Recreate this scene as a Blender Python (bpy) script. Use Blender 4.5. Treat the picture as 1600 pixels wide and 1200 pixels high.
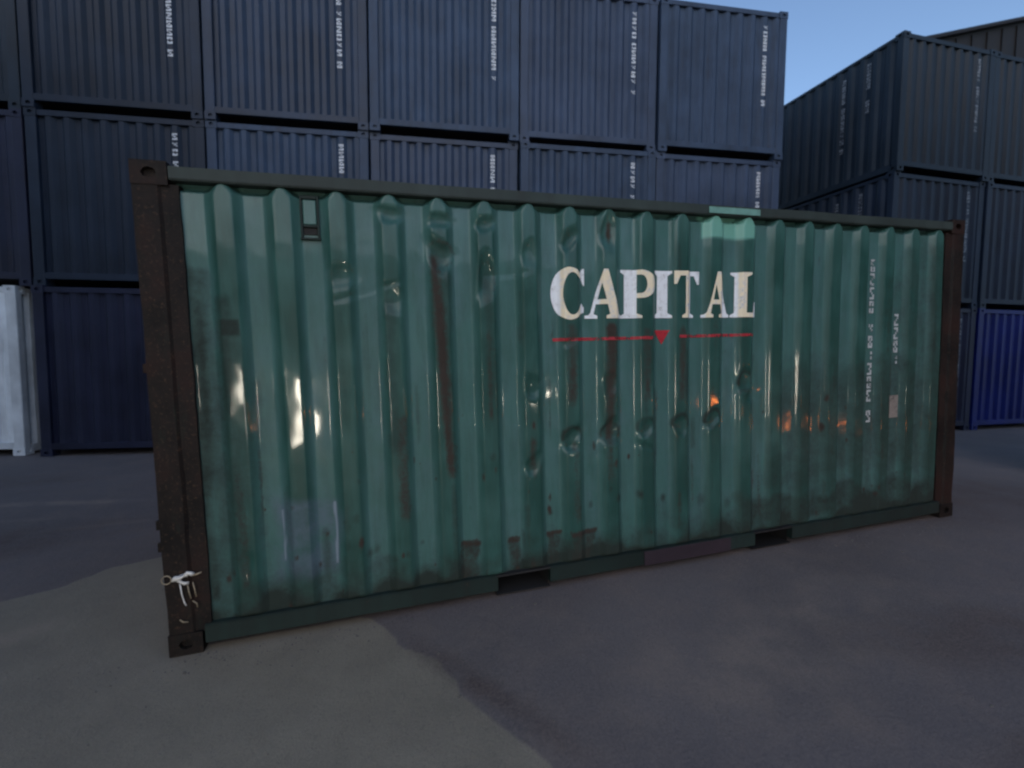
import bpy, bmesh, math, random
import numpy as np
from mathutils import Matrix, Vector, noise
from mathutils.geometry import tessellate_polygon
R = math.radians
S = bpy.context.scene
for o in list(bpy.data.objects): bpy.data.objects.remove(o)
COL = S.collection

# ------------------------------------------------------------------ camera
CAM = (0.991, -2.955, 1.651); YAW, PIT, ROL = -0.302, -0.068, 0.005
cd = bpy.data.cameras.new('camera'); cam = bpy.data.objects.new('camera', cd); COL.objects.link(cam)
cd.sensor_width = 36.0; cd.sensor_fit = 'HORIZONTAL'; cd.lens = 769.113/1600*36
cd.dof.use_dof = True; cd.dof.focus_distance = 3.3; cd.dof.aperture_fstop = 1.3; cd.clip_start = 0.05; cd.clip_end = 1500
cam.matrix_world = Matrix.Translation(CAM) @ Matrix.Rotation(YAW, 4, 'Z') @ Matrix.Rotation(math.pi/2+PIT, 4, 'X') @ Matrix.Rotation(ROL, 4, 'Z')
S.camera = cam

# ------------------------------------------------------------------ sky and sun (dusk)
SUN_EL, SUN_AZ = 30.0, 200.0            # azimuth clockwise from +Y: low behind the camera, to the left
w = bpy.data.worlds.new('World'); S.world = w; w.use_nodes = True
nt = w.node_tree; bg = nt.nodes['Background']
sky = nt.nodes.new('ShaderNodeTexSky'); sky.sky_type = 'NISHITA'; sky.sun_disc = False
sky.sun_elevation = R(SUN_EL); sky.sun_rotation = R(SUN_AZ); sky.air_density = 1.0; sky.dust_density = 1.0; sky.ozone_density = 2.6
nt.links.new(sky.outputs[0], bg.inputs[0]); bg.inputs[1].default_value = 0.15
ld = bpy.data.lights.new('sun', 'SUN'); ld.energy = 0.07; ld.angle = R(40); ld.color = (1.0, .93, .86)
sun = bpy.data.objects.new('sun', ld); COL.objects.link(sun)
el, az = R(30), R(SUN_AZ)
sun.rotation_euler = Vector((math.sin(az)*math.cos(el), math.cos(az)*math.cos(el), math.sin(el))).to_track_quat('Z', 'Y').to_euler()
sun.location = (0, -20, 20)
S.view_settings.view_transform = 'Standard'; S.view_settings.look = 'None'; S.view_settings.gamma = 1; S.view_settings.exposure = 0.45
S.view_settings.use_curve_mapping = False
S.cycles.filter_width = 2.3
S.cycles.max_bounces = 4; S.cycles.diffuse_bounces = 3; S.cycles.glossy_bounces = 3; S.cycles.transmission_bounces = 0; S.cycles.sample_clamp_indirect = 3.0

# ------------------------------------------------------------------ helpers
def tag(o, label=None, cat=None, group=None, kind=None):
    if label: o['label'] = label
    if cat: o['category'] = cat
    if group: o['group'] = group
    if kind: o['kind'] = kind
    return o
def link(name, me, mat=None, parent=None):
    o = bpy.data.objects.new(name, me); COL.objects.link(o)
    if mat is not None and me is not None and len(me.materials) == 0: me.materials.append(mat)
    if parent: o.parent = parent
    return o
def empty(name, loc=(0,0,0), rot=(0,0,0)):
    o = bpy.data.objects.new(name, None); COL.objects.link(o); o.location = loc; o.rotation_euler = rot; o.empty_display_size = .2
    return o
def pymesh(v, f, smooth=False):
    me = bpy.data.meshes.new('m'); me.from_pydata(v, [], f); me.validate(); me.update()
    if smooth:
        me.polygons.foreach_set('use_smooth', [True]*len(me.polygons))
    return me
def bmesh_to(bm, smooth=False):
    bmesh.ops.recalc_face_normals(bm, faces=bm.faces)
    me = bpy.data.meshes.new('m'); bm.to_mesh(me); bm.free()
    if smooth: me.polygons.foreach_set('use_smooth', [True]*len(me.polygons))
    return me
def boxes(lst, bev=0.0):
    bm = bmesh.new()
    for (x0,x1,y0,y1,z0,z1) in lst:
        r = bmesh.ops.create_cube(bm, size=1)
        bmesh.ops.scale(bm, vec=(x1-x0,y1-y0,z1-z0), verts=r['verts'])
        bmesh.ops.translate(bm, vec=((x0+x1)/2,(y0+y1)/2,(z0+z1)/2), verts=r['verts'])
    if bev: bmesh.ops.bevel(bm, geom=bm.edges[:], offset=bev, segments=2, affect='EDGES', profile=.5)
    return bmesh_to(bm)
def box(x0,x1,y0,y1,z0,z1,bev=0.004): return boxes([(x0,x1,y0,y1,z0,z1)], bev)
def tube(pts, r, n=8, closed=False):
    v=[]; f=[]; m=len(pts); pts=[Vector(p) for p in pts]
    up=None
    for i,p in enumerate(pts):
        a=pts[(i-1)%m] if (closed or i>0) else p; b=pts[(i+1)%m] if (closed or i<m-1) else p
        t=(b-a).normalized()
        ref=Vector((0,0,1)) if abs(t.z)<.9 else Vector((0,1,0))
        s=t.cross(ref).normalized(); u=s.cross(t)
        for k in range(n):
            q=2*math.pi*k/n; v.append(p+s*r*math.cos(q)+u*r*math.sin(q))
    for i in range(m if closed else m-1):
        for k in range(n):
            a=i*n+k; b=i*n+(k+1)%n; c=((i+1)%m)*n+(k+1)%n; d=((i+1)%m)*n+k
            f.append((a,b,c,d))
    if not closed:
        f.append(tuple(range(n))[::-1]); f.append(tuple((m-1)*n+k for k in range(n)))
    return pymesh([tuple(q) for q in v], f, True)
def fbm(x,y,z,o=3):
    s=0;a=1;t=0
    for i in range(o):
        s+=a*noise.noise((x,y,z)); t+=a; a*=.5; x*=2.1;y*=2.1;z*=2.1
    return s/t
def sstep(a,b,x):
    t=np.clip((x-a)/(b-a),0,1); return t*t*(3-2*t)

# ------------------------------------------------------------------ materials
class NT:
    def __init__(s, name):
        s.m=bpy.data.materials.new(name); s.m.use_nodes=True; s.t=s.m.node_tree; s.b=s.t.nodes['Principled BSDF']
    def n(s, typ, **kw):
        q=s.t.nodes.new(typ)
        for k,v in kw.items(): setattr(q,k,v)
        return q
    def l(s,a,b): s.t.links.new(a,b)
    def noise(s, vec, scale, detail=5, rough=.6):
        q=s.n('ShaderNodeTexNoise'); q.inputs['Scale'].default_value=scale; q.inputs['Detail'].default_value=detail; q.inputs['Roughness'].default_value=rough
        s.l(vec,q.inputs['Vector']); return q.outputs[0]
    def coord(s, sc=(1,1,1), rnd=True):
        tc=s.n('ShaderNodeTexCoord'); mp=s.n('ShaderNodeMapping'); mp.inputs['Scale'].default_value=sc
        s.l(tc.outputs['Object'],mp.inputs['Vector'])
        if rnd:
            oi=s.n('ShaderNodeObjectInfo'); mu=s.n('ShaderNodeMath',operation='MULTIPLY'); mu.inputs[1].default_value=37.
            s.l(oi.outputs['Random'],mu.inputs[0]); cb=s.n('ShaderNodeCombineXYZ')
            for i in range(3): s.l(mu.outputs[0],cb.inputs[i])
            s.l(cb.outputs[0],mp.inputs['Location'])
        return mp.outputs[0]
    def ramp(s, fac, a, b, ca=(0,0,0,1), cb=(1,1,1,1)):
        q=s.n('ShaderNodeValToRGB'); e=q.color_ramp.elements; e[0].position=a; e[1].position=b; e[0].color=ca; e[1].color=cb
        s.l(fac,q.inputs[0]); return q.outputs[0]
    def mix(s, fac, a, b, bt='MIX'):
        q=s.n('ShaderNodeMix',data_type='RGBA',blend_type=bt)
        for sock,val in ((q.inputs[0],fac),(q.inputs[6],a),(q.inputs[7],b)):
            if hasattr(val,'links'): s.l(val,sock)
            elif isinstance(val,(int,float)): sock.default_value=val
            else: sock.default_value=(*val,1) if len(val)==3 else val
        return q.outputs[2]
    def math(s, op, a, b=None, clamp=False):
        q=s.n('ShaderNodeMath',operation=op,use_clamp=clamp)
        for i,v in enumerate((a,b)):
            if v is None: continue
            if hasattr(v,'links'): s.l(v,q.inputs[i])
            else: q.inputs[i].default_value=v
        return q.outputs[0]
    def bump(s, h, st, dist=.002):
        q=s.n('ShaderNodeBump'); q.inputs['Strength'].default_value=st; q.inputs['Distance'].default_value=dist
        s.l(h,q.inputs['Height']); s.l(q.outputs[0],s.b.inputs['Normal'])
    def attr(s,name):
        q=s.n('ShaderNodeAttribute'); q.attribute_name=name; return q
RUST=(.040,.025,.019)
def paint(name, base, rough=.45, rust=.25, dirt=.35, spec=.28):
    M=NT(name); c=M.coord(); cs=M.coord((3.5,3.5,.5)); cf=M.coord((1,1,1))
    big=M.noise(c,1.1,4); streak=M.noise(cs,3.0,5,.65); fine=M.noise(cf,45,4,.7)
    dark=tuple(v*.62 for v in base); lite=tuple(min(1,v*1.25+.004) for v in base)
    col=M.mix(M.ramp(big,.3,.7),dark,lite)
    col=M.mix(M.math('MULTIPLY',M.ramp(streak,.42,.75),dirt),col,tuple(v*.45+.006 for v in base))
    rm=M.math('MULTIPLY',M.ramp(M.math('ADD',M.math('MULTIPLY',streak,.55),M.math('MULTIPLY',fine,.45)),.60,.68),rust,True)
    col=M.mix(rm,col,RUST)
    M.l(col,M.b.inputs['Base Color'])
    M.l(M.math('ADD',M.math('MULTIPLY',big,.22),rough-.1,True),M.b.inputs['Roughness'])
    M.b.inputs['Specular IOR Level'].default_value=spec
    M.bump(M.math('ADD',M.math('MULTIPLY',big,3.),fine),.35,.0015)
    return M.m
slate=paint('slate_paint',(.032,.056,.104),.55,.6,.6)
slate_b=paint('slate_paint_cool',(.034,.054,.100),.5,.3,.4)
slate_shaded=paint('slate_shaded_paint',(.012,.022,.042),.55,.3,.4)  # slate darkened: light falloff at the frame edge put into the paint
slate_half_shaded=paint('slate_half_shaded_paint',(.022,.038,.072),.5,.3,.4)  # half-way step of the same painted-in edge falloff
slate_green_shaded=paint('slate_green_shaded_paint',(.010,.020,.034),.55,.3,.4)  # slight green of its own, plus edge darkening put into the colour
navy=paint('navy_paint',(.014,.018,.044),.5,.3,.4)
bluep=paint('blue_paint',(.001,.010,.125),.45,.15,.3)
whitep=paint('white_paint',(.72,.74,.75),.5,.25,.25)
postm=paint('rusty_brown_post',(.021,.016,.014),.62,.7,.6)
M=NT('rusted_post_paint'); c=M.coord(rnd=False); cs=M.coord((5,5,.8)); n1=M.noise(c,2.2,5,.65); n2=M.noise(cs,4,6,.7); n3=M.noise(c,55,4,.75)
col=M.mix(M.ramp(n1,.35,.65),(.006,.006,.006),(.026,.019,.016)); col=M.mix(M.ramp(n1,.50,.62),col,(.024,.013,.011)); col=M.mix(M.math('MULTIPLY',M.ramp(n3,.56,.70),.8),col,(.075,.045,.028)); col=M.mix(M.ramp(n2,.28,.40,(1,1,1,1),(0,0,0,1)),col,(.016,.022,.017))
M.l(col,M.b.inputs['Base Color']); M.b.inputs['Roughness'].default_value=.68; M.b.inputs['Specular IOR Level'].default_value=.18; M.bump(M.math('ADD',n3,M.math('MULTIPLY',n1,3.)),.8,.003); postm=M.m
railm=paint('weathered_rail',(.034,.049,.045),.6,.5,.6)
brailm=paint('green_rail',(.012,.027,.024),.65,1.,1.)
darkm=paint('dark_steel',(.018,.018,.019),.7,.5,.4)
shedm=paint('brown_cladding',(.009,.007,.007),.6,.2,.4)
roofm=paint('brown_roof',(.010,.007,.007),.6,.2,.4)
woodm=paint('floor_boards',(.08,.055,.035),.7,.0,.5)
def flat(name,col,rough=.6,metal=0.,wear=None):
    M=NT(name); c=M.coord(); f=M.noise(c,60,4,.7); g=M.noise(c,14,4,.7)
    M.l(M.mix(M.ramp(g,.35,.7),tuple(v*.72 for v in col),col),M.b.inputs['Base Color'])
    M.b.inputs['Roughness'].default_value=rough; M.b.inputs['Metallic'].default_value=metal
    if wear is not None:
        M.l(M.ramp(M.math('ADD',M.math('MULTIPLY',f,.5),M.math('MULTIPLY',g,.5)),wear-.03,wear+.05),M.b.inputs['Alpha'])
    return M.m
numm=flat('number_paint',(.66,.70,.76),.6,wear=.40)
numdim=flat('number_paint_worn',(.26,.28,.31),.6,wear=.45)
redm=flat('red_line_paint',(.42,.025,.04),.5,wear=.44)
redt=flat('red_mark_paint',(.50,.02,.035),.5,wear=.36)
metal=flat('bare_metal',(.85,.84,.80),.5,0.1)
metald=flat('worn_brass_metal',(.42,.35,.24),.45,.3)
blackm=flat('black_rubber',(.015,.015,.015),.8)
yellowm=flat('yellow_stand',(.35,.22,.02),.5)

# lettering: cream on the ribs, cool white in the valleys (aged paint)
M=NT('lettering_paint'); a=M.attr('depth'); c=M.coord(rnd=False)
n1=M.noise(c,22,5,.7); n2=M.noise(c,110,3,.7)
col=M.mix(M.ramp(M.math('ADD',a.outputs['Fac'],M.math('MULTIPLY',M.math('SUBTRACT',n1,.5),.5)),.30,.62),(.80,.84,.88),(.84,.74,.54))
M.l(M.mix(M.ramp(n1,.30,.52),tuple(v*.75 for v in (.80,.82,.84)),col),M.b.inputs['Base Color']); M.b.inputs['Roughness'].default_value=.5
M.l(M.ramp(M.math('ADD',M.math('MULTIPLY',n1,.45),M.math('MULTIPLY',n2,.55)),.335,.40),M.b.inputs['Alpha'])
letterm=M.m

# green side panel: wear stored per vertex (r rust, g rubbed rib, b pale repaint), second set (r blue patch, g grime with painted edge shade, b bleach)
M=NT('green_panel_paint'); A=M.attr('wear'); B=M.attr('wear_shade_b'); c=M.coord(rnd=False); cs=M.coord((5,5,.7),rnd=False)
sa=M.n('ShaderNodeSeparateColor'); M.l(A.outputs['Color'],sa.inputs[0]); sb=M.n('ShaderNodeSeparateColor'); M.l(B.outputs['Color'],sb.inputs[0])
big=M.noise(c,1.6,5); st=M.noise(cs,3.2,6,.7); fine=M.noise(c,38,5,.75); mid=M.noise(c,9,5,.65)
col=M.mix(M.ramp(big,.3,.72),(.041,.118,.104),(.060,.152,.138))
col=M.mix(M.math('MULTIPLY',sa.outputs[1],M.ramp(st,.0,.5)),col,(.015,.065,.054))
col=M.mix(M.math('MULTIPLY',sb.outputs[2],M.ramp(mid,.3,.7)),col,(.080,.152,.164))
col=M.mix(M.math('MULTIPLY',M.ramp(st,.44,.74),.55),col,(.028,.066,.056))
col=M.mix(M.math('MULTIPLY',sb.outputs[0],M.ramp(mid,.25,.6)),col,(.085,.125,.165))
col=M.mix(M.ramp(sb.outputs[0],.86,.98),col,(.17,.22,.27))
col=M.mix(M.math('MULTIPLY',sa.outputs[2],.85),col,(.17,.42,.34))
gm=M.ramp(M.math('ADD',sb.outputs[1],M.math('MULTIPLY',M.math('SUBTRACT',M.math('ADD',M.math('MULTIPLY',fine,.35),M.math('MULTIPLY',mid,.65)),.5),.9)),.26,.78)
col=M.mix(gm,col,(.022,.034,.029))
rm=M.ramp(M.math('ADD',sa.outputs[0],M.math('MULTIPLY',M.math('SUBTRACT',M.math('ADD',M.math('MULTIPLY',fine,.6),M.math('MULTIPLY',st,.4)),.5),1.1)),.32,.68)
col=M.mix(rm,col,M.mix(fine,(.024,.021,.018),(.056,.043,.035)))
M.l(col,M.b.inputs['Base Color'])
ro=M.math('ADD',M.math('MULTIPLY',M.ramp(mid,.3,.7),.14),.40)
ro=M.math('ADD',ro,M.math('MULTIPLY',M.math('ADD',rm,gm),.30),True); M.l(ro,M.b.inputs['Roughness'])
M.bump(M.math('ADD',M.math('ADD',M.math('MULTIPLY',mid,1.2),M.math('MULTIPLY',fine,.35)),M.math('MULTIPLY',rm,.6)),.55,.0025)
M.l(M.math('MULTIPLY',M.math('SUBTRACT',1.,M.math('ADD',M.math('MULTIPLY',rm,.9),M.math('MULTIPLY',gm,.5),True),True),M.math('ADD',M.math('MULTIPLY',M.ramp(big,.3,.7),.25),.20)),M.b.inputs['Coat Weight']); M.b.inputs['Coat Roughness'].default_value=.07; M.b.inputs['Specular IOR Level'].default_value=.22
greenp=M.m

# ground
M=NT('yard_ground'); A=M.attr('zone'); sa=M.n('ShaderNodeSeparateColor'); M.l(A.outputs['Color'],sa.inputs[0])
c=M.coord(rnd=False); n1=M.noise(c,.55,5,.6); n2=M.noise(c,3.2,6,.65); n3=M.noise(c,70,4,.75); n4=M.noise(c,260,3,.7)
asph=M.mix(M.ramp(n1,.3,.7),(.106,.094,.094),(.162,.143,.142))
asph=M.mix(M.math('MULTIPLY',M.ramp(n2,.45,.75),.5),asph,(.235,.184,.155))
conc=M.mix(M.ramp(n2,.3,.75),(.225,.200,.150),(.310,.275,.205))
col=M.mix(M.ramp(M.math('ADD',sa.outputs[0],M.math('MULTIPLY',M.math('SUBTRACT',n2,.5),.35)),.42,.58),asph,conc)
col=M.mix(M.math('MULTIPLY',sa.outputs[1],M.ramp(n2,.3,.6)),col,(.38,.30,.23))
col=M.mix(M.math('MULTIPLY',sa.outputs[2],M.ramp(n2,.25,.6)),col,(.075,.054,.050))
sp=M.ramp(n3,.35,.72); col=M.mix(M.math('MULTIPLY',sp,.75),col,M.mix(.5,col,(.34,.27,.23)))
col=M.mix(M.math('MULTIPLY',M.ramp(n4,.52,.66),.6),col,(.025,.025,.028))
M.l(col,M.b.inputs['Base Color']); M.l(M.math('ADD',M.math('MULTIPLY',n2,.3),.62,True),M.b.inputs['Roughness'])
M.b.inputs['Specular IOR Level'].default_value=.3
M.bump(M.math('ADD',M.math('ADD',M.math('MULTIPLY',n2,2.5),n3),M.math('MULTIPLY',n4,.6)),.7,.006)
groundm=M.m

# ------------------------------------------------------------------ ground: one sheet to the horizon, with the rise the container stands on
TILT=-0.032
def gh(x,y):
    a=np.where(x<0,0,np.where(x<6.4,.032*x,.205*(1-sstep(6.4,10.2,x))))
    return a*sstep(-14,-7,y)*(1-sstep(2.7,4.3,y))
def axis(lo,hi,st,far):
    a=list(np.arange(lo,hi+1e-6,st)); d=st
    x=hi
    while x<far: d*=1.35; x+=d; a.append(x)
    x=lo; d=st; b=[]
    while x>-far: d*=1.35; x-=d; b.append(x)
    return np.array(b[::-1]+a)
gx=axis(-4.2,7.,.05,600); gy=axis(-3.2,4.6,.05,600)
XX,YY=np.meshgrid(gx,gy); ZZ=gh(XX,YY)
near=(np.abs(XX)<9)&(np.abs(YY)<9)
NZ=np.zeros_like(XX); 
for i,j in zip(*np.nonzero(near)): NZ[i,j]=fbm(XX[i,j]*.9,YY[i,j]*.9,3.1,4)
ZZ=ZZ-np.where(near,.004+.004*NZ,.004)*np.where((XX>-.1)&(XX<6.2)&(YY>-.1)&(YY<2.6),1,1)
nx,ny=len(gx),len(gy)
idx=np.arange(nx*ny).reshape(ny,nx)
faces=np.stack([idx[:-1,:-1],idx[:-1,1:],idx[1:,1:],idx[1:,:-1]],-1).reshape(-1,4)
gm_=pymesh(np.stack([XX,YY,ZZ],-1).reshape(-1,3).tolist(),faces.tolist(),True)
# zone masks: pale concrete apron left/front, dusty patches, damp dark patches, and edge darkening painted in at right
poly=[(1.0,.06),(1.10,-.05),(1.13,-.14),(1.21,-.36),(1.345,-.50),(1.43,-.68),(1.44,-.84),(1.55,-1.02),(1.58,-1.13),(1.66,-1.24),(1.72,-1.5),(1.9,-2.2),(1.9,-4.5),(-5,-4.5),(-5,-1.6),(-2.3,.2),(-1.5,.75),(-1.27,1.0),(-1.0,1.15),(-.86,1.37),(-.3,1.62),(-.02,1.7),(-.02,.06)]
def inside(px,py):
    r=np.zeros(px.shape,bool); n=len(poly)
    for i in range(n):
        x1,y1=poly[i];x2,y2=poly[(i+1)%n]
        c_=((y1>py)!=(y2>py))&(px<(x2-x1)*(py-y1)/(y2-y1+1e-12)+x1); r^=c_
    return r
wx=XX+.07*NZ; wy=YY+.07*np.roll(NZ,9,0)
zone=inside(wx,wy).astype(float)
for _ in range(1):
    zone=(zone+np.roll(zone,1,0)+np.roll(zone,-1,0)+np.roll(zone,1,1)+np.roll(zone,-1,1))/5
def blob(x,y,rx,ry,a=0.):
    c_,s_=math.cos(a),math.sin(a); dx=(XX-x)*c_+(YY-y)*s_; dy=-(XX-x)*s_+(YY-y)*c_
    return np.clip(1-((dx/rx)**2+(dy/ry)**2)+.9*NZ,0,1)
dust=np.maximum.reduce([.55*blob(-.92,.50,.30,.12,.6),.5*blob(-2.3,3.45,1.3,.10,-.15),.4*blob(-2.4,2.9,.6,.07,-.1),.35*blob(-1.3,2.5,.8,.06,.1),.25*blob(3.2,-1.,1.4,.5,.2)])
damp_shade=np.maximum.reduce([.8*blob(-2.,2.2,1.2,.5,.2),.6*blob(4.3,-1.3,1.2,.35,-.3),.9*blob(1.50,-.72,.75,.10,-1.05),.7*blob(7.,0.5,1.6,.8,.3),.6*blob(3.6,-1.9,.8,.2,.2),.5*blob(-3.2,4.6,1.2,.4,0)])
ca=gm_.color_attributes.new('zone','FLOAT_COLOR','POINT')
ca.data.foreach_set('color',np.stack([zone,dust,damp_shade,np.ones_like(zone)],-1).astype(np.float32).ravel())
ground=tag(link('ground',gm_,groundm),kind='structure')

# ------------------------------------------------------------------ container pieces
def casting(sx,sy,sz):
    """corner casting: block with a recessed oval hole in the two outer upright faces; sx,sy,sz = which way is out"""
    W_,D_,H_=.162,.178,.118
    bm=bmesh.new()
    def face(o,u,v,n,wu,wv,hole):
        o,u,v,n=map(Vector,(o,u,v,n)); rect=[bm.verts.new(o+u*a*wu/2+v*b*wv/2) for a,b in ((-1,-1),(0,-1),(1,-1),(1,0),(1,1),(0,1),(-1,1),(-1,0))]
        if not hole: bm.faces.new(rect); return
        ru,rv=hole; inn=[];ink=[]
        for k in range(8):
            q=math.pi*1.25+k*math.pi/4
            p=o+u*ru*math.cos(q)*1.05+v*rv*math.sin(q)*1.05
            inn.append(bm.verts.new(p)); ink.append(bm.verts.new(p-n*.03))
        for k in range(8):
            k2=(k+1)%8; bm.faces.new((rect[k],rect[k2],inn[k2],inn[k])); bm.faces.new((inn[k],inn[k2],ink[k2],ink[k]))
        bm.faces.new(ink)
    X,Y,Z=Vector((1,0,0)),Vector((0,1,0)),Vector((0,0,1))
    ctr=Vector((-sx*W_/2,-sy*D_/2,-sz*H_/2))
    face(ctr+X*sx*W_/2,Y,Z,X*sx,D_,H_,(.034,.026)); face(ctr-X*sx*W_/2,Y,Z,-X*sx,D_,H_,None)
    face(ctr+Y*sy*D_/2,X,Z,Y*sy,W_,H_,(.032,.026)); face(ctr-Y*sy*D_/2,X,Z,-Y*sy,W_,H_,None)
    face(ctr+Z*sz*H_/2,X,Y,Z*sz,W_,D_,(.034,.05)); face(ctr-Z*sz*H_/2,X,Y,-Z*sz,W_,D_,None)
    bmesh.ops.remove_doubles(bm,verts=bm.verts,dist=1e-5)
    return bmesh_to(bm)
CAST={}
def cast_mesh(sx,sy,sz,mat):
    k=(sx,sy,sz,mat.name)
    if k not in CAST:
        CAST[k]=casting(sx,sy,sz); CAST[k].materials.append(mat)
    return CAST[k]
def trap(u,period,first):
    """0 in the valley, 1 on the rib"""
    p=np.abs(((u-first+period/2)%period)-period/2)/period      # 0 at rib centre .. .5
    return 1-np.clip((p-.13)/.22,0,1)
def corr(u0,u1,z0,z1,period,first,depth,axis_,base,out,zs=None):
    """corrugated sheet; axis_ 'x' runs along x, 'y' along y; out = sign of the outward direction"""
    us=[u0,u1]
    k=math.floor((u0-first)/period)-1
    while first+k*period<u1+period:
        for e in (-.35,-.13,.13,.35):
            q=first+(k+e)*period
            if u0+.002<q<u1-.002: us.append(q)
        k+=1
    us=np.array(sorted(us)); t=trap(us,period,first); zs=[z0,z1] if zs is None else zs
    v=[];n=len(us)
    for z in zs:
        for u,tt in zip(us,t):
            off=base+out*(-depth*(1-tt))
            v.append((u,off,z) if axis_=='x' else (off,u,z))
    f=[(r*n+i,r*n+i+1,(r+1)*n+i+1,(r+1)*n+i) for r in range(len(zs)-1) for i in range(n-1)]
    me=pymesh(v,f)
    return me
# seven-stroke marks: the numbers on these boxes are blurred beyond reading, only their rhythm shows
SEG={'0':'abcdef','1':'bc','2':'abged','3':'abgcd','4':'fgbc','5':'afgcd','6':'afgedc','7':'abc','8':'abcdefg','9':'abgfcd'}
def glyph_quads(ch,cx,cz,wd,ht,t):
    x0,x1,zt,zb,zm=cx-wd/2,cx+wd/2,cz+ht/2,cz-ht/2,cz
    D={'a':(x0,x1,zt-t,zt),'d':(x0,x1,zb,zb+t),'g':(x0+t,x1-t,zm-t/2,zm+t/2),'f':(x0,x0+t,zm+t/2,zt-t),'b':(x1-t,x1,zm+t/2,zt-t),'e':(x0,x0+t,zb+t,zm-t/2),'c':(x1-t,x1,zb+t,zm-t/2)}
    return [D[s] for s in SEG[ch]]
def stacked(pattern,cx,ztop,adv,wd,ht,t,place):
    """pattern: digits and spaces set one below the other; place(x,z) -> point"""
    v=[];f=[]; z=ztop
    for ch in pattern:
        if ch==' ': z-=adv*.55; continue
        for (a,b,c_,d) in glyph_quads(ch,cx,z-ht/2,wd,ht,t):
            m_=max(1,round((b-a)/.012))
            for q in range(m_):
                a2,b2=a+(b-a)*q/m_,a+(b-a)*(q+1)/m_
                k=len(v); v+= [place(a2,c_),place(b2,c_),place(b2,d),place(a2,d)]; f.append((k,k+1,k+2,k+3))
        z-=adv
    return pymesh(v,f)

CW,CL,CH=2.438,6.058,2.591
RIB0,RIBP=.30,.2440
def build_box(mat,name='shipping_container'):
    """container with its plain corrugated end at y=0 facing the viewer"""
    r=empty(name); P=lambda n,me,m=mat: link(n,me,m,r)
    P('end_panel',corr(.13,CW-.13,.17,CH-.09,RIBP,RIB0,.045,'x',.022,-1))
    P('rear_panel',corr(.13,CW-.13,.17,CH-.09,RIBP,RIB0,.045,'x',CL-.022,1))
    P('side_panel',corr(.15,CL-.15,.14,CH-.07,.278,.30,.036,'y',.012,-1))
    P('side_panel',corr(.15,CL-.15,.14,CH-.07,.278,.30,.036,'y',CW-.012,1))
    us=np.arange(.10,CL-.09,.104); v=[];f=[]
    for i,u in enumerate(us):
        z=CH-.03-(.018 if i%2 else 0)
        v+=[(.05,u,z),(CW-.05,u,z)]
    for i in range(len(us)-1): f.append((2*i,2*i+1,2*i+3,2*i+2))
    P('roof_panel',pymesh(v,f))
    for x0,x1 in ((.004,.15),(CW-.15,CW-.004)):
        for y0,y1 in ((.006,.13),(CL-.13,CL-.006)): P('corner_post',box(x0,x1,y0,y1,.10,CH-.10,.012))
    for y0,y1 in ((.012,.075),(CL-.075,CL-.012)):
        P('top_end_rail',box(.14,CW-.14,y0,y1,CH-.105,CH-.022,.006)); P('bottom_end_rail',box(.14,CW-.14,y0,y1,.10,.20,.006))
    for x0,x1 in ((.008,.065),(CW-.065,CW-.008)):
        P('top_side_rail',box(x0,x1,.16,CL-.16,CH-.085,CH-.02,.006)); P('bottom_side_rail',box(x0,x1,.16,CL-.16,.03,.155,.006))
    P('floor_base',box(.07,CW-.07,.08,CL-.08,.11,.16,0),darkm)
    for sx,x in ((-1,0),(1,CW)):
        for sy,y in ((-1,0),(1,CL)):
            for sz,z in ((-1,0),(1,CH)):
                o=link('corner_casting',cast_mesh(sx,sy,sz,mat),None,r); o.location=(x,y,z)
    return r
def copy_box(src,mat=None):
    r=src.copy(); COL.objects.link(r)
    for ch in src.children:
        c_=ch.copy(); COL.objects.link(c_); c_.parent=r
    return r
rng=random.Random(4)
def digits(n): return ''.join(rng.choice('0234568968') for _ in range(n))
def end_number(r,mat,top=2.36,pattern=None,adv=.118):
    pat=pattern or digits(4)+' '+digits(6)+' '+digits(1)
    x=RIB0+7*RIBP
    tag(link('number_marking',stacked(pat,x,top,adv,.074,.098,.023,lambda a,z:(a,.0185,z)),mat,r),kind='stuff')
def side_number(r,mat,y,top,pat,adv=.13):
    # on the left long side (x=0 face); seen from outside
    tag(link('number_marking',stacked(pat,0,top,adv,.085,.10,.022,lambda a,z:(.0085,y-a,z)),mat,r),kind='stuff')
def place(r,loc,rz,label,group):
    r.location=loc; r.rotation_euler=(0,0,rz); tag(r,label,'container',group)

proto={}
def get(mat):
    if mat.name not in proto:
        proto[mat.name]=build_box(mat); return proto[mat.name]
    src=proto[mat.name]; r=src.copy(); COL.objects.link(r)
    for ch in src.children:
        if ch.name.startswith('number_marking'): continue
        c_=ch.copy(); COL.objects.link(c_); c_.parent=r
    return r

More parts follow.
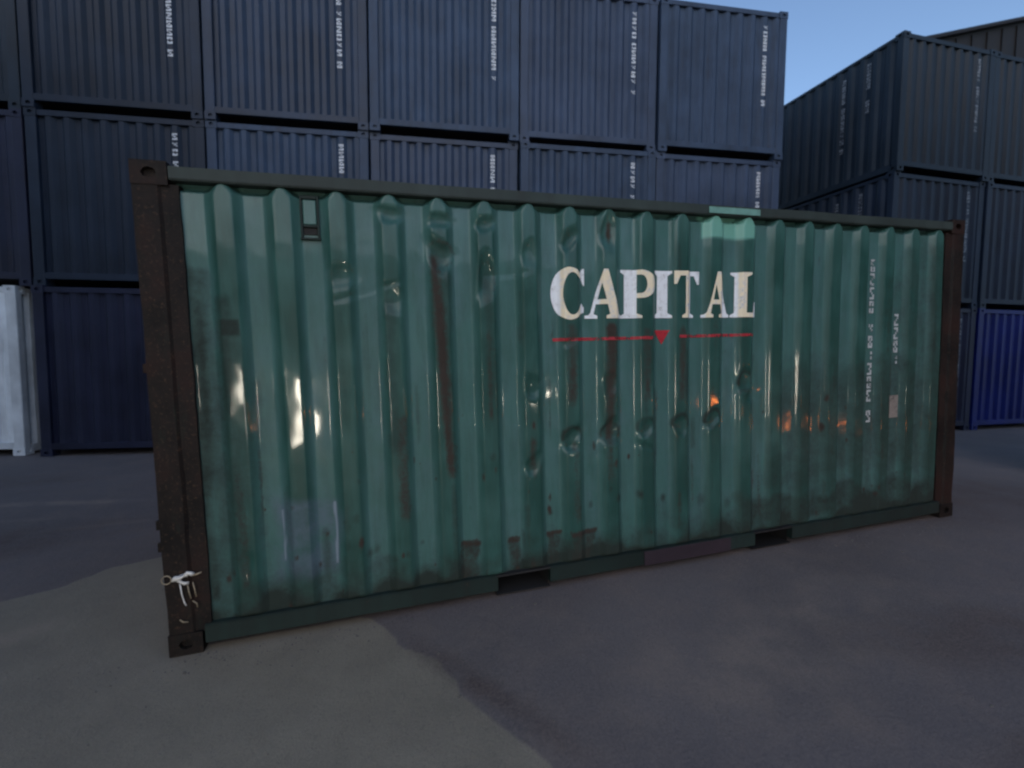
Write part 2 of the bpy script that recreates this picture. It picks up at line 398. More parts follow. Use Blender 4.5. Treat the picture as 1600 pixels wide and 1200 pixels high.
# ------------------------------------------------------------------ back row: columns side by side, three high
RX,RY,RTH,RW=-3.659,6.265,-.145,2.459
def rowpos(k,d=0,sh=0): return (RX+math.cos(RTH)*(RW*k+sh)-math.sin(RTH)*d, RY+math.sin(RTH)*(RW*k+sh)+math.cos(RTH)*d)
ORD=['leftmost full column','second column from left','third column from left','fourth column from left','rightmost column beside the sky gap']
TIER=['bottom','middle','top']
GRP='dark containers stacked in the back row'
for k in range(5):
    for t in range(3):
        m=navy if t==0 else (slate_shaded if k==0 else (slate_half_shaded if (k,t)==(1,2) else (slate_b if (k+t)%2 else slate)))
        r=get(m)
        jx=rng.uniform(-.008,.008); dd=rng.uniform(-.03,.06)
        x,y=rowpos(k,dd,jx+.01)
        lab=f'dark slate container end, {TIER[t]} tier of back row, {ORD[k]}'
        if t==0: lab=(f'dark navy container end on the ground beside the white container' if k==0 else f'dark navy container on the ground behind green container, {ORD[k]}')
        place(r,(x,y,t*CH),RTH+rng.uniform(-.004,.004),lab,GRP)
        if t==2: end_number(r,numm,2.34 if k not in (0,) else 2.30)
        elif t==1: end_number(r,numm,2.36,None if k!=0 else digits(3)+' '+digits(6)+' '+digits(1))
        else: end_number(r,numdim)
# leftmost, partly out of frame: two dark ones on a white one
for t in range(3):
    m=[whitep,navy,slate_green_shaded][t]; r=get(m); x,y=rowpos(-1,.13 if t else .11,-.27 if t==0 else -.06)
    place(r,(x,y,t*CH),RTH,['white container at left edge, standing on the ground under dark ones','dark navy container at left edge, resting on the white container','dark container at top left edge, above the navy one'][t],GRP if t else None)

# ------------------------------------------------------------------ right stack
SX,SY,STH,SW=11.004,4.209,-.048,2.462
def stkpos(k,d=0): return (SX+math.cos(STH)*SW*k-math.sin(STH)*d, SY+math.sin(STH)*SW*k+math.cos(STH)*d)
G2='containers in the right-hand stack'
for k in range(2):
    for t in range(3):
        m=bluep if (k==1 and t==0) else [navy,slate_shaded,slate_green_shaded][t]
        r=get(m); x,y=stkpos(k,rng.uniform(-.02,.03))
        lab=[['dark container on the ground at right, left of the blue one','dark container in right-hand stack, second tier at its left corner','topmost dark green-grey container at the corner of right-hand stack'],
             ['bright blue container on the ground at right edge','dark container directly above the bright blue one','top dark container at right edge, two above the blue one']][k][t]
        place(r,(x+.008,y,t*CH),STH,lab,G2)
        if not (k==1 and t==0): end_number(r,numdim,2.36)
        if k==0 and t>0:
            side_number(r,numdim,1.26,2.30,digits(4)+' '+digits(6)+' '+digits(1)); side_number(r,numdim,.70,2.35,digits(4)+'   '+digits(2))

# ------------------------------------------------------------------ unseen stacks added on both sides to shade the yard edges
def shade_flank(x,y,rz,side,far):
    for t in range(3):
        r=get([navy,slate_shaded,slate_green_shaded][t])
        place(r,(x,y,t*CH),rz,f'added shade-casting container side-on in the unseen {side}-hand yard stack, {TIER[t]} tier, {far}','unseen containers added to shade the yard edges')
shade_flank(-7.45,-2.75,0,'left','end nearer the back row'); shade_flank(-7.45,-8.95,0,'left','end behind the viewer')
shade_flank(9.6,-5.35,0,'right','end nearer the blue container'); shade_flank(9.6,-11.55,0,'right','end behind the viewer')

# ------------------------------------------------------------------ shed with pitched roof behind the right stack
sh=empty('shed',(24.5,13,0)); tag(sh,'brown shed with pitched roof showing above right-hand stack','building')
L_,D_=23.,26.; ez=15.0; rz_=ez+L_/2*.327
link('wall',pymesh([(0,0,0),(L_,0,0),(L_,0,ez),(L_/2,0,rz_),(0,0,ez),(0,D_,0),(L_,D_,0),(L_,D_,ez),(L_/2,D_,rz_),(0,D_,ez)],[(0,1,2,3,4),(9,8,7,6,5),(0,4,9,5),(2,1,6,7)]),shedm,sh)
for a,b,za,zb in ((-.4,L_/2,ez-.13,rz_),(L_/2,L_+.4,rz_,ez-.13)):
    link('roof_slope',pymesh([(a,-.3,za),(b,-.3,zb),(b,D_+.3,zb),(a,D_+.3,za),(a,-.3,za+.15),(b,-.3,zb+.15),(b,D_+.3,zb+.15),(a,D_+.3,za+.15)],[(3,2,1,0),(4,5,6,7),(0,1,5,4),(2,3,7,6),(0,4,7,3),(1,2,6,5)]),roofm,sh)
for i in range(1,23):
    link('cladding_rib',boxes([(i-.03,i+.03,-.05,-.002,0,ez+(min(i,L_-i))*.327-.12)]),shedm,sh)

# ------------------------------------------------------------------ the green container (long side to the camera)
g=empty('green_container',(0,0,0),(0,TILT,0)); tag(g,'weathered green container with CAPITAL lettering standing alone in the yard','container')
GP,G0,GD=.2825,.401,.036
PX0,PX1,PZ0,PZ1=.175,CL-.175,.135,CH-.085
DENT=[(1.25,2.395,.075,.035,.024),(1.54,2.365,.075,.03,.026),(1.82,2.365,.055,.035,.026),(1.53,2.175,.075,.065,.036),(1.815,2.02,.05,.10,.028),(1.24,1.90,.06,.06,.012),(.97,2.03,.08,.05,.018),
      (2.10,2.18,.045,.06,.016),(2.376,2.30,.05,.05,.024),(2.661,2.34,.05,.09,.030),(2.37,1.0,.062,.055,.028),(2.67,1.01,.070,.068,.034),(2.935,1.03,.055,.046,.020),(3.235,1.03,.046,.055,.018),(3.50,1.05,.05,.045,.016),(2.40,.93,.05,.02,.012),(2.30,1.62,.10,.02,.010),(1.1,1.95,.16,.018,.009),(2.9,.90,.14,.02,.010),(1.95,2.07,.10,.016,.009),
      (3.80,1.31,.06,.07,.028),(3.89,1.20,.06,.05,.020),(.39,.46,.03,.06,.012),(2.10,.85,.05,.05,.018),(2.10,1.36,.05,.06,.014),(2.66,1.36,.05,.06,.014),(2.52,.84,.06,.03,.012)]
def panel_y(x,z):
    x=np.asarray(x,float); z=np.asarray(z,float)
    p=np.abs(((x-G0+GP/2)%GP)-GP/2)/GP
    # rounded rib heads under the top rail and at the foot
    top=np.clip((PZ1-.004-z)/.075,0,1); narrow=.5-.5*np.sqrt(np.clip(1-(1-top)**2,0,1))
    t=1-np.clip((p+narrow*.34-.155)/.17,0,1)
    t=t*t*(3-2*t)*.35+t*.65
    t=t*sstep(PX0,PX0+.03,x)*(1-sstep(PX1-.03,PX1,x))*sstep(PZ0,PZ0+.03,z)
    y=.006+GD*(1-t)+.045*(1-t)*sstep(PZ1-.055,PZ1-.025,z)
    for (dx,dz,sx,sz,dp) in DENT:
        h_=dx*37+dz*91; wx_=x+.22*sx*np.sin(z/sz*2.1+h_); wz_=z+.30*sz*np.sin(x/sx*1.7+h_*1.3)+.35*(x-dx)*math.sin(h_*2.7)
        q=((wx_-dx)/sx)**2+((wz_-dz)/sz)**2
        y=y+dp*np.exp(-q*q*.45)*t.clip(.2,1)
    # slow buckling of the sheet
    y=y+.006*np.sin(x*1.9+.6)*np.sin((z-PZ0)/(PZ1-PZ0)*math.pi)+.012*np.sin((z-PZ0)/(PZ1-PZ0)*math.pi)*sstep(.2,1.,x)*(1-sstep(5.,5.9,x))
    return y,t
us=np.unique(np.concatenate([np.linspace(PX0,PX1,440)]+[G0+GP*k+GP*np.array([-.335,-.32,-.24,-.165,-.15,-.08,0,.08,.15,.165,.24,.32,.335]) for k in range(-1,21)])); us=us[(us>=PX0)&(us<=PX1)]
us=us[np.concatenate([[True],np.diff(us)>.0025])]
zs=np.concatenate([np.linspace(PZ0,PZ1-.09,165),np.linspace(PZ1-.084,PZ1,18)])
PXg,PZg=np.meshgrid(us,zs); PY,PT=panel_y(PXg,PZg)
nz_=np.zeros_like(PXg); ns_=np.zeros_like(PXg)
for i in range(PXg.shape[0]):
    for j in range(PXg.shape[1]):
        a_,b_=PXg[i,j],PZg[i,j]
        nz_[i,j]=noise.noise((a_*3.1,1.7,b_*3.1))+.5*noise.noise((a_*9,4.2,b_*9)); ns_[i,j]=noise.noise((a_*7,9.1,b_*.9))+.5*noise.noise((a_*21,2.,b_*2.2))
PY=PY+.0016*nz_
def rect(x0,x1,z0,z1,e=.02,n=.03):
    X_=PXg+n*nz_; Z_=PZg+n*np.roll(nz_,11,1)
    return sstep(x0-e,x0+e,X_)*(1-sstep(x1-e,x1+e,X_))*sstep(z0-e,z0+e,Z_)*(1-sstep(z1-e,z1+e,Z_))
rust=np.zeros_like(PXg); grime_shade=np.zeros_like(PXg); blue=np.zeros_like(PXg); pale=np.zeros_like(PXg); rub=np.zeros_like(PXg); bleach=np.zeros_like(PXg)
rub=np.clip(PT*1.1-.05,0,1)*np.clip(.8+.5*nz_,0,1)*(1-.6*sstep(2.25,2.45,PZg))
bleach=np.clip((1-PT)*.9,0,1)*np.clip(.58+.5*ns_,0,1)
for (dx,dz,sx,sz,dp) in DENT:
    q=np.sqrt(((PXg-dx)/sx)**2+((PZg-dz)/sz)**2)
    ring=np.exp(-((q-1.15)/.35)**2)
    s_=dp/.034
    rust=np.maximum(rust,.50*s_*ring*np.clip(.7+.8*nz_,0,1)); grime_shade=np.maximum(grime_shade,.60*s_*np.exp(-q*q*.5)*np.clip(.75+.5*nz_,0,1.1))
    run=np.exp(-((PXg-dx)/(sx*.7))**2)*sstep(-sz*.5,0,dz-PZg)*np.exp(-np.clip(dz-PZg,0,9)/.22)
    grime_shade=np.maximum(grime_shade,.5*s_*run*np.clip(.8+.6*ns_,0,1.2))
for (dx,dz) in ((2.378,1.005),(2.661,1.005),(2.945,1.03),(3.226,1.037),(3.505,1.05),(3.80,1.31)):
    q=np.sqrt(((PXg-dx-.008*nz_)/.062)**2+((PZg-dz+.01*ns_)/.062)**2)
    grime_shade=np.maximum(grime_shade,.80*np.exp(-((q-1.1)/.32)**2)*np.where(PZg>dz-.03,1.,.6)*np.clip(.85+.4*nz_,0,1.2)); rust=np.maximum(rust,.35*np.exp(-(q/.9)**2))
def streak(x,w,z0,z1,amt,arr,drift=0.):
    xx=x+drift*(z1-PZg)/(z1-z0)
    m_=np.exp(-((PXg-xx-.012*ns_)/w)**2)*sstep(z0,z0+.15,PZg)*(1-sstep(z1-.06,z1+.03,PZg))*np.clip(.9+.5*ns_,0,1.3)
    np.maximum(arr,amt*m_,out=arr)
streak(1.50,.050,.72,2.2,.74,rust,.07); streak(1.56,.05,.9,2.1,.5,grime_shade); streak(1.82,.05,1.2,2.0,.45,grime_shade); streak(1.60,.028,.70,1.05,.66,rust); streak(2.378,.055,1.12,1.78,.62,rust); streak(2.661,.055,.55,1.78,.70,rust); streak(2.945,.045,1.1,1.75,.58,rust)
streak(1.235,.055,.9,1.95,.66,grime_shade); streak(1.27,.05,.50,1.25,.60,rust); streak(2.40,.06,.3,1.0,.45,rust); streak(3.226,.05,1.1,1.75,.45,rust); streak(3.51,.05,1.,1.8,.42,rust); streak(3.79,.05,.9,2.3,.42,grime_shade)
streak(.36,.05,.35,1.95,.62,grime_shade); streak(.23,.08,.15,2.1,.72,grime_shade); streak(.50,.05,.2,1.5,.42,grime_shade); streak(.62,.04,.15,.9,.4,grime_shade); streak(.39,.04,.2,1.0,.5,rust); streak(2.66,.03,2.2,2.45,.6,rust); streak(2.1,.04,1.8,2.3,.4,grime_shade); streak(2.09,.05,.7,1.05,.5,rust)
streak(5.72,.05,.2,2.4,.55,grime_shade); streak(5.5,.05,.2,2.3,.35,grime_shade); streak(4.63,.05,.3,1.4,.4,rust)
for (a0,a1,b0,b1) in ((1.60,1.72,.14,.385),(1.90,2.01,.14,.36),(2.18,2.30,.14,.38),(2.36,2.56,.14,.36)):
    np.maximum(rust,.42*rect(a0,a1,b0,b1,.03,.045),out=rust); np.maximum(grime_shade,.62*rect(a0,a1,b0,b1,.02,.03),out=grime_shade); np.maximum(rust,.68*rect(a0,a1,b1-.035,b1+.005,.014,.04),out=rust)
for (a0,b0,s_) in ((.92,.62,.02),(.98,.63,.03),(1.06,.40,.03),(1.10,.42,.03),(1.2,.35,.03),(1.27,.37,.025),(2.05,.55,.02),(2.22,.50,.02),(2.42,.52,.02),(2.52,.52,.025),(2.72,.55,.03),(2.90,.55,.03),(3.1,.5,.03),(1.36,.42,.02),(1.66,.60,.02),(2.66,.62,.02),(3.4,.45,.05),(3.8,.35,.06),(3.65,.38,.05),(1.82,.92,.03),(1.0,.85,.02),(.33,1.78,.04)):
    np.maximum(grime_shade,.58*np.exp(-(((PXg-a0+.02*nz_)/s_)**2+((PZg-b0)/(s_*1.4))**2))*(1+.4*nz_),out=grime_shade)
np.maximum(grime_shade,.75*rect(.34,.44,1.70,1.80,.01,.01),out=grime_shade)
for k in range(80):
    q_=rng.random(); x_=.3+5.5*rng.random(); z1_=.35+2.0*rng.random()**1.3
    streak(x_,.012+.03*rng.random(),max(.14,z1_-.25-.7*rng.random()),z1_,.30+.28*rng.random(),grime_shade if q_<.7 else rust)
for k in range(70):
    x_=.3+5.5*rng.random(); z_=.15+1.1*rng.random()**1.6; s_=.006+.014*rng.random()
    np.maximum(rust,(.5+.4*rng.random())*np.exp(-(((PXg-x_+.01*nz_)/s_)**2+((PZg-z_)/(s_*(1+2*rng.random())))**2)),out=rust)
# dirt thrown up from the yard along the foot
np.maximum(grime_shade,(.85*np.exp(-(PZg-PZ0)/.13)+.38*np.exp(-(PZg-PZ0)/.38)+.20*np.exp(-(PZg-PZ0)/.35)*sstep(2.8,4.2,PXg))*np.clip(.8+.6*nz_,0,1.3),out=grime_shade)
np.maximum(grime_shade,.52*rect(.17,.44,.1,1.7,.10,.10),out=grime_shade); np.maximum(grime_shade,.60*rect(.17,.9,.1,.34,.12,.10),out=grime_shade); np.maximum(grime_shade,.66*rect(3.7,5.95,.1,.46,.10,.14),out=grime_shade); np.maximum(grime_shade,.54*rect(4.0,5.95,.4,1.5,.25,.16),out=grime_shade); np.maximum(grime_shade,.40*rect(5.2,5.95,1.3,2.5,.25,.16),out=grime_shade)  # left and foot grime; right third carries painted-in edge darkening
np.maximum(rust,.52*sstep(.45,.9,ns_)*sstep(.3,.8,nz_+.4),out=rust)
blue=.78*rect(.55,.89,.34,.78,.04,.06); blue=np.maximum(blue,rect(.575,.605,.42,.74,.012,.02)); blue=np.maximum(blue,rect(.855,.89,.36,.76,.012,.02))
pale=np.maximum(rect(3.40,3.87,2.345,2.56,.010,.018),0)
nzr,nxr=PXg.shape; idx=np.arange(nzr*nxr).reshape(nzr,nxr)
fc=np.stack([idx[:-1,:-1],idx[:-1,1:],idx[1:,1:],idx[1:,:-1]],-1).reshape(-1,4)
pm=pymesh(np.stack([PXg,PY,PZg],-1).reshape(-1,3).tolist(),fc.tolist(),True)
for nm,ch in (('wear',(rust,rub,pale)),('wear_shade_b',(blue,grime_shade,bleach))):
    ca=pm.color_attributes.new(nm,'FLOAT_COLOR','POINT'); ca.data.foreach_set('color',np.stack([c_.clip(0,1) for c_ in ch]+[np.ones_like(rust)],-1).astype(np.float32).ravel())
link('side_panel',pm,greenp,g)
P=lambda n,me,m: link(n,me,m,g)
P('rear_side_panel',corr(.17,CL-.17,.135,CH-.07,GP,G0,GD,'x',CW-.012,1),brailm)
P('end_panel',corr(.14,CW-.14,.15,CH-.08,.25,.30,.045,'y',CL-.022,1),brailm)
rv=[];rf=[]; ru=np.arange(.12,CL-.11,.104)
for i,u in enumerate(ru): z=CH-.03-(.018 if i%2 else 0); rv+=[(u,.05,z),(u,CW-.05,z)]
for i in range(len(ru)-1): rf.append((2*i,2*i+2,2*i+3,2*i+1))
P('roof_panel',pymesh(rv,rf),railm)
def wavy_bar(x0,x1,y0,y1,z0,z1,amp,seed):
    n=60; v=[];f=[]
    for i in range(n+1):
        x=x0+(x1-x0)*i/n; a_=amp*noise.noise((x*1.7,seed,0)); b_=amp*noise.noise((x*1.3,seed,5.))
        v+=[(x,y0+a_,z0+b_),(x,y1+a_,z0+b_),(x,y1+a_,z1+b_),(x,y0+a_,z1+b_)]
    for i in range(n):
        for k in range(4):
            k2=(k+1)%4; f.append((4*i+k,4*i+4+k,4*i+4+k2,4*i+k2))
    f+=[(0,1,2,3),(4*n+3,4*n+2,4*n+1,4*n)]
    me=pymesh(v,f); bm=bmesh.new(); bm.from_mesh(me)
    long_=[e for e in bm.edges if abs(e.verts[0].co.x-e.verts[1].co.x)>(x1-x0)/n*.5]
    bmesh.ops.bevel(bm,geom=long_,offset=.006,segments=2,affect='EDGES'); return bmesh_to(bm)
P('top_side_rail',wavy_bar(.17,CL-.17,-.012,.052,CH-.092,CH-.024,.006,1.),railm)
P('top_side_rail',wavy_bar(.17,CL-.17,CW-.058,CW+.002,CH-.092,CH-.024,.004,3.),railm)
# pale repaint wrapping the top rail
o=P('touch_up_paint',boxes([(3.42,3.86,-.0205,-.0175,CH-.083,CH-.040)]),flat('pale_green_paint',(.17,.36,.31),.5,wear=.34))
# bottom rail with two forklift pockets
PK=((1.829,2.189),(3.869,4.229))
segs=[(.175,PK[0][0]),(PK[0][1],PK[1][0]),(PK[1][1],CL-.175)]
for y0,y1 in ((-.001,.05),(CW-.05,CW+.001)):
    for i,(a,b) in enumerate(segs): P('bottom_side_rail',wavy_bar(a,b,y0,y1,.046,.150,.002,7.+i),brailm)
for a,b in PK:
    P('fork_pocket',boxes([(a-.006,a-.001,.052,CW-.052,.016,.135),(b+.001,b+.006,.052,CW-.052,.016,.135),(a-.006,b+.006,.003,CW-.003,.136,.149),(a-.006,b+.006,.02,CW-.02,.010,.015),(a-.006,b+.006,.60,.62,.016,.135)]),darkm)
o=P('rail_repair_plate',box(2.90,3.64,-.008,-.0035,.045,.147,.001),flat('purple_primer',(.030,.020,.030),.6))
P('floor_base',box(.08,CL-.08,.07,CW-.07,.152,.19,0),woodm)
for i in range(11):
    x=.45+i*.52
    if any(a-.1<x<b+.1 for a,b in PK): continue
    P('cross_member',box(x-.04,x+.04,.055,CW-.055,.03,.150,0),darkm)
def post_mesh(x0,x1,y0,y1,z0,z1,seed,fold):
    """corner post: dented upright with a folded lip towards the panel"""
    n=46; prof=[(x0,y0),(x0+.55*(x1-x0),y0),(x0+.62*(x1-x0),y0+fold),(x1,y0+fold),(x1,y1),(x0,y1)]
    v=[];f=[]; m_=len(prof)
    for i in range(n+1):
        z=z0+(z1-z0)*i/n
        for k,(x,y) in enumerate(prof):
            d=.007*noise.noise((z*2.3,seed,k*.3))+.004*noise.noise((z*9,seed,k))
            v.append((x+(d if k<4 else 0)*.7,y+abs(d) if k<4 else y,z))
    for i in range(n):
        for k in range(m_):
            k2=(k+1)%m_; f.append((i*m_+k,i*m_+k2,(i+1)*m_+k2,(i+1)*m_+k))
    f+=[tuple(range(m_))[::-1],tuple(n*m_+k for k in range(m_))]
    return pymesh(v,f)
P('corner_post',post_mesh(.004,.205,.002,.16,.11,CH-.11,1.3,.014),postm)
rp=post_mesh(.004,.205,.002,.16,.11,CH-.11,5.3,.014)
for vv in rp.vertices: vv.co.x=CL-vv.co.x
rp.flip_normals(); P('corner_post',rp,postm)
for x0,x1 in ((.004,.18),(CL-.18,CL-.004)): P('corner_post',box(x0,x1,CW-.16,CW-.004,.11,CH-.11,.01),postm)
for x0,x1 in ((.03,.10),(CL-.075,CL-.012)):
    P('end_header',box(x0,x1,.15,CW-.15,CH-.12,CH-.022,.006),postm); P('end_sill',box(x0,x1,.15,CW-.15,.03,.15,.006),postm)
for sx,x in ((-1,0),(1,CL)):
    for sy,y in ((-1,0),(1,CW)):
        for sz,z in ((-1,0),(1,CH)):
            o=link('corner_casting',cast_mesh(sx,sy,sz,postm),None,g); o.location=(x,y,z)
# doors on the left end
for y0,y1 in ((.165,CW/2-.006),(CW/2+.006,CW-.165)):
    d=P('door',box(.045,.085,y0,y1,.155,CH-.125,.004),brailm)
    for z in (.45,.95,1.6,2.15): link('hinge',box(-.012,.06,(y0-.05) if y0<1 else (y1-.01),(y0+.01) if y0<1 else (y1+.05),z-.05,z+.05,.006),postm,d)
    for y in (y0+.28,y1-.28):
        b=link('locking_bar',tube([(.02,y,.10),(.02,y,1.3),(.02,y,CH-.08)],.017,8),metald,d)
        link('bar_handle',box(-.004,.014,y-.02,y+.22,1.10,1.14,.003),metald,d)
for z in (.60,.72,1.55): P('hinge_pin',box(-.020,.02,.02,.05,z-.025,z+.025,.005),postm)
# ventilator near the top left
v_=P('ventilator',boxes([(.772,.784,.022,.046,2.245,2.470),(.858,.870,.022,.046,2.245,2.470),(.784,.858,.022,.046,2.452,2.470),(.784,.858,.022,.046,2.300,2.312)],.002),brailm)
link('vent_cover',box(.786,.856,.028,.044,2.314,2.450,.006),greenp,v_)
link('vent_slot',box(.786,.856,.036,.046,2.262,2.298,0),darkm,v_)
link('vent_lip',box(.768,.874,.018,.046,2.232,2.243,.002),brailm,v_)

# lettering on the corrugated side, bent to the ribs
def conform(outlines,mat,name,x0,z0,sx,sz,dy=.0035,parent=g):
    loops=[[Vector((x0+p[0]*sx,z0+p[1]*sz,0)) for p in lp] for lp in outlines]
    tris=tessellate_polygon(loops); flatv=[p for lp in loops for p in lp]
    bm=bmesh.new(); vs=[bm.verts.new((p.x,0,p.y)) for p in flatv]
    for t in tris:
        try: bm.faces.new([vs[i] for i in t])
        except ValueError: pass
    xs=[p.x for p in flatv]; zz=[p.y for p in flatv]
    for xx in np.arange(min(xs)+.01,max(xs),.012): bmesh.ops.bisect_plane(bm,geom=bm.verts[:]+bm.edges[:]+bm.faces[:],plane_co=(xx,0,0),plane_no=(1,0,0))
    for q in np.arange(min(zz)+.02,max(zz),.03): bmesh.ops.bisect_plane(bm,geom=bm.verts[:]+bm.edges[:]+bm.faces[:],plane_co=(0,0,q),plane_no=(0,0,1))
    bmesh.ops.triangulate(bm,faces=bm.faces[:])
    dep=[]
    for v in bm.verts:
        y,t=panel_y(v.co.x,v.co.z); nn=noise.noise((v.co.x*3.1,1.7,v.co.z*3.1))+.5*noise.noise((v.co.x*9,4.2,v.co.z*9))
        v.co.y=float(y)+.0016*nn-dy; dep.append(float(t))
    for f in bm.faces:
        f.normal_update()
        if f.normal.y>0: f.normal_flip()
    me=bpy.data.meshes.new('m'); bm.to_mesh(me); bm.free()
    ca=me.attributes.new('depth','FLOAT','POINT'); ca.data.foreach_set('value',dep)
    return link(name,me,mat,parent)
def arc(cx,cz,rx,rz,a0,a1,n=14): return [(cx+rx*math.cos(R(a0+(a1-a0)*i/n)),cz+rz*math.sin(R(a0+(a1-a0)*i/n))) for i in range(n+1)]
C_=[arc(.52,.50,.52,.52,52,308,28)[:]+[(.97,.12),(.98,.22),(.90,.31)]+arc(.60,.50,.28,.42,-52,-308,24)+[(.86,.80),(.97,.66),(1.0,.66),(1.0,1.0),(.94,1.0),(.86,.94)]]
A_=[[(.00,.0),(.34,.0),(.34,.06),(.25,.09),(.31,.29),(.58,.29),(.64,.09),(.54,.06),(.54,.0),(1.,.0),(1.,.06),(.92,.09),(.60,1.0),(.48,1.0),(.16,.12),(.10,.07),(.00,.06)],[(.35,.39),(.44,.72),(.55,.39)]]
P_=[[(.0,.0),(.56,.0),(.56,.05),(.44,.10),(.44,.42)]+arc(.56,.71,.42,.29,-90,90,16)+[(.0,1.),(.0,.95),(.10,.90),(.10,.10),(.0,.05)],[(.44,.52)]+arc(.54,.71,.17,.19,-90,90,10)+[(.44,.90)]]
I_=[[(.0,.0),(1.,.0),(1.,.05),(.80,.11),(.80,.89),(1.,.95),(1.,1.),(.0,1.),(.0,.95),(.20,.89),(.20,.11),(.0,.05)]]
T_=[[(.27,.0),(.78,.0),(.78,.05),(.66,.10),(.66,.90),(.80,.90),(.93,.72),(1.,.72),(1.,1.),(.0,1.),(.0,.72),(.07,.72),(.20,.90),(.40,.90),(.40,.10),(.27,.05)]]
Lt=[[(.0,.0),(1.,.0),(1.,.34),(.94,.34),(.82,.10),(.55,.10),(.55,.90),(.74,.95),(.74,1.),(.0,1.),(.0,.95),(.17,.90),(.17,.10),(.0,.05)]]
ZB,HH=1.785,.325
for out,x0,x1 in ((C_,2.245,2.485),(A_,2.485,2.755),(P_,2.755,3.02),(I_,3.012,3.155),(T_,3.165,3.39),(A_,3.405,3.65),(Lt,3.66,3.885)):
    conform(out,letterm,'letter',x0,ZB,x1-x0,HH)
SQ=[[(0,0),(1,0),(1,1),(0,1)]]
conform(SQ,redm,'red_line',2.255,1.640,.735,.020); conform(SQ,redm,'red_line',3.205,1.645,.66,.020)
conform([[(0,1),(.5,0),(1,1)]],redt,'red_triangle',3.015,1.600,.13,.10)
def panel_number(pat,cx,ztop,adv,wd,ht,t,mat):
    def pl(a,z):
        y,_=panel_y(a,z); return (a,float(y)-.006,z)
    tag(P('number_marking',stacked(pat,cx,ztop,adv,wd,ht,t,pl),mat),kind='stuff')
numg=flat('number_paint_green_box',(.50,.54,.55),.6,wear=.42)
panel_number('6250 481306 9',5.055,2.24,.111,.046,.098,.017,numg)
panel_number('2281',5.335,1.80,.111,.046,.098,.017,numg)
conform(SQ,flat('worn_sticker',(.24,.23,.21),.45,wear=.40),'sticker',5.275,.93,.115,.19)

# twisted bare-metal lashing wire and torn bracket on the lower left post
def rag(pts,r,seed):
    me=tube(pts,r,7); q=random.Random(seed)
    for v in me.vertices: v.co+=Vector((q.uniform(-.3,.3)*r,q.uniform(-.2,.2)*r,q.uniform(-.45,.45)*r))
    return me
lb=P('lashing_bracket',rag([(.046,-.004,.424),(.058,-.008,.430),(.072,-.009,.431),(.086,-.010,.439),(.100,-.010,.441),(.110,-.012,.450),(.120,-.010,.446),(.128,-.006,.440)],.0105,3),metal)
link('torn_strap',rag([(.062,-.006,.424),(.078,-.010,.415),(.092,-.010,.406),(.108,-.006,.402)],.007,5),metal,lb)
lb.scale=(1.18,1.,1.18); lb.location=(-.008,-.004,-.075)
def wire(pts,r,m): link('lashing_wire',tube(pts,r,6),m,lb)
link('lashing_ring',tube([(.024+.019*math.cos(a),-.012,.432+.019*math.sin(a)) for a in np.linspace(0,2*math.pi,14)[:-1]],.003,6,True),metald,lb)
wire([(.125,-.012,.438),(.145,-.014,.442),(.162,-.008,.446)],.004,metald)
wire([(.074,-.008,.405),(.079,-.012,.36),(.086,-.008,.315),(.092,-.006,.30)],.0032,metal)
wire([(.103,-.007,.395),(.108,-.010,.36),(.113,-.007,.33)],.0028,metald); wire([(.124,-.006,.405),(.130,-.009,.37),(.134,-.006,.335)],.0028,metald)
wire([(.118,-.006,.318),(.134,-.010,.305),(.136,-.008,.285)],.003,metald); wire([(.062,-.005,.238),(.075,-.009,.226),(.095,-.008,.223)],.003,metald)

# ------------------------------------------------------------------ lamps in the yard behind the viewer (seen mirrored in the glossy paint)
def emit(name,col,st):
    m=bpy.data.materials.new(name); m.use_nodes=True; t=m.node_tree; t.nodes.clear()
    e=t.nodes.new('ShaderNodeEmission'); e.inputs[0].default_value=(*col,1); e.inputs[1].default_value=st
    o_=t.nodes.new('ShaderNodeOutputMaterial'); t.links.new(e.outputs[0],o_.inputs[0]); return m
warm=emit('lit_work_lamp',(1.,.90,.74),120.); amber=emit('lit_amber_lens',(1.,.24,.05),130.)
def work_lamp(loc,label,h=.7,wd=.16,ht=.6):
    z0=float(gh(np.array(loc[0]),np.array(loc[1])))-.006
    r=empty('work_lamp',(loc[0],loc[1],z0)); tag(r,label,'lamp','lit work lamps behind the viewer')
    r.rotation_euler=(0,0,math.atan2(-(2.-loc[0]),(0-loc[1])))
    a_,b_=wd/2,ht/2
    link('mast',tube([(0,-.07,.10),(0,-.07,h+b_)],.018,8),yellowm,r)
    for k in range(3):
        a=k*2.094+.5; link('leg',tube([(0,-.07,.16),(.30*math.cos(a),-.07+.30*math.sin(a),.012)],.013,8),yellowm,r)
    hd=link('lamp_housing',boxes([(-a_-.02,a_+.02,-.05,-.02,h-b_-.02,h+b_+.02),(-a_-.02,-a_-.005,-.02,.03,h-b_-.02,h+b_+.02),(a_+.005,a_+.02,-.02,.03,h-b_-.02,h+b_+.02),(-a_-.005,a_+.005,-.02,.03,h+b_+.005,h+b_+.02)]),blackm,r)
    link('lamp_face',box(-a_,a_,-.018,.005,h-b_,h+b_,.004),warm,hd)
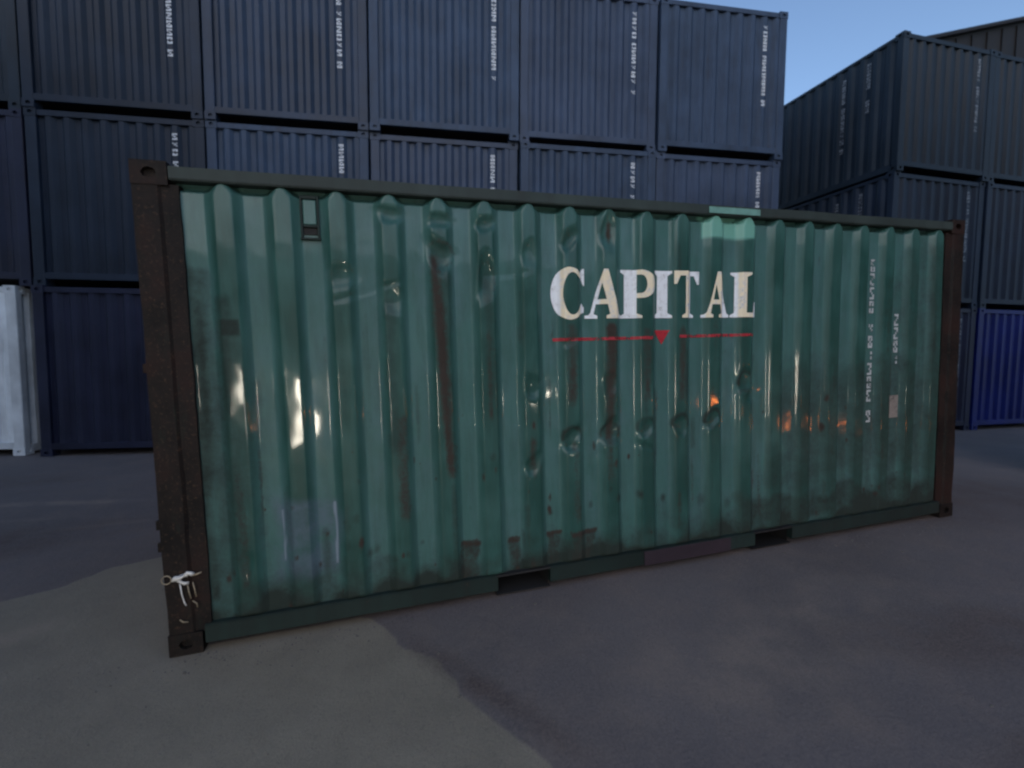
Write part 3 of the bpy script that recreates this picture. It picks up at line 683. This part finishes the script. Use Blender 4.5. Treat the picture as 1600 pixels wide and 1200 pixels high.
def beacon(loc,label,h=.9):
    z0=float(gh(np.array(loc[0]),np.array(loc[1])))-.006
    r=empty('warning_lamp',(loc[0],loc[1],z0)); tag(r,label,'lamp','lit amber warning lamps behind the viewer')
    link('base',box(-.2,.2,-.2,.2,0,.06,.01),blackm,r); link('post',tube([(0,0,.05),(0,0,h-.09)],.022,8),yellowm,r)
    link('lamp_body',box(-.07,.07,-.045,.045,h-.20,h-.08,.01),yellowm,r)
    link('lens',tube([(0,-.03,h),(0,.03,h)],.042,16),amber,r)
work_lamp((.23,-6.0),'lit tall white work lamp on tripod nearest behind the viewer',.66,.10,.95)
work_lamp((-1.13,-8.85),'lit white work lamp on tripod, leftmost behind the viewer',.80,.08,.60)
work_lamp((5.0,-7.4),'lit short white work lamp on tripod, right behind the viewer',.50,.09,.30)
beacon((8.5,-5.9),'lit amber warning lamp on post, farther from the green container',.46)
beacon((9.1,-4.6),'lit amber warning lamp on post, middle one of the three',.36)
beacon((8.65,-3.2),'lit amber warning lamp on post, nearer the green container',.40)
# low dark building across the yard behind the viewer: it mirrors as the darker lower half of the glossy side
yb=empty('yard_building',(-26,-19,0)); tag(yb,'long low dark building across the yard behind the viewer','building')
link('wall',box(0,60,-8,0,-.05,4.9,.0),darkm,yb); link('roof',box(-.4,60.4,-8.4,.4,4.92,5.12,.02),roofm,yb)
for i in range(9):
    d=link('roller_door',box(3.+i*6.4,6.6+i*6.4,.003,.05,-.03,3.6,.01),slate_green_shaded,yb)

# ------------------------------------------------------------------ loose grit along the foot of the green container and over the yard
rg=random.Random(11); gv=[]; gf=[]
for i in range(900):
    if i<600: x=rg.uniform(-.3,6.4); y=-abs(rg.gauss(0,.12))-.01
    elif i<750: x=rg.uniform(-1.5,6.5); y=rg.uniform(-2.2,-.1)
    else: x=rg.uniform(-3.2,-.2); y=rg.uniform(-.5,4.5)
    r_=rg.uniform(.002,.005)*(2.2 if rg.random()<.04 else 1); z=float(gh(np.array(x),np.array(y)))-.004+r_*.3; a=rg.uniform(0,6.28); k=len(gv)
    for q in range(5):
        e=r_*rg.uniform(.8,1.4); gv.append((x+e*math.cos(a+q*1.2566),y+e*math.sin(a+q*1.2566),z-r_*.3))
    for q in range(5):
        e=r_*rg.uniform(.4,.8); gv.append((x+e*math.cos(a+q*1.2566+.3),y+e*math.sin(a+q*1.2566+.3),z+r_*rg.uniform(.3,.7)))
    for q in range(5): q2=(q+1)%5; gf.append((k+q,k+q2,k+5+q2,k+5+q))
    gf.append((k+5,k+6,k+7,k+8,k+9))
tag(link('grit',pymesh(gv,gf),flat('grit_stone',(.13,.12,.11),.9)),'fine loose grit scattered on the yard along the green container','grit',kind='stuff')
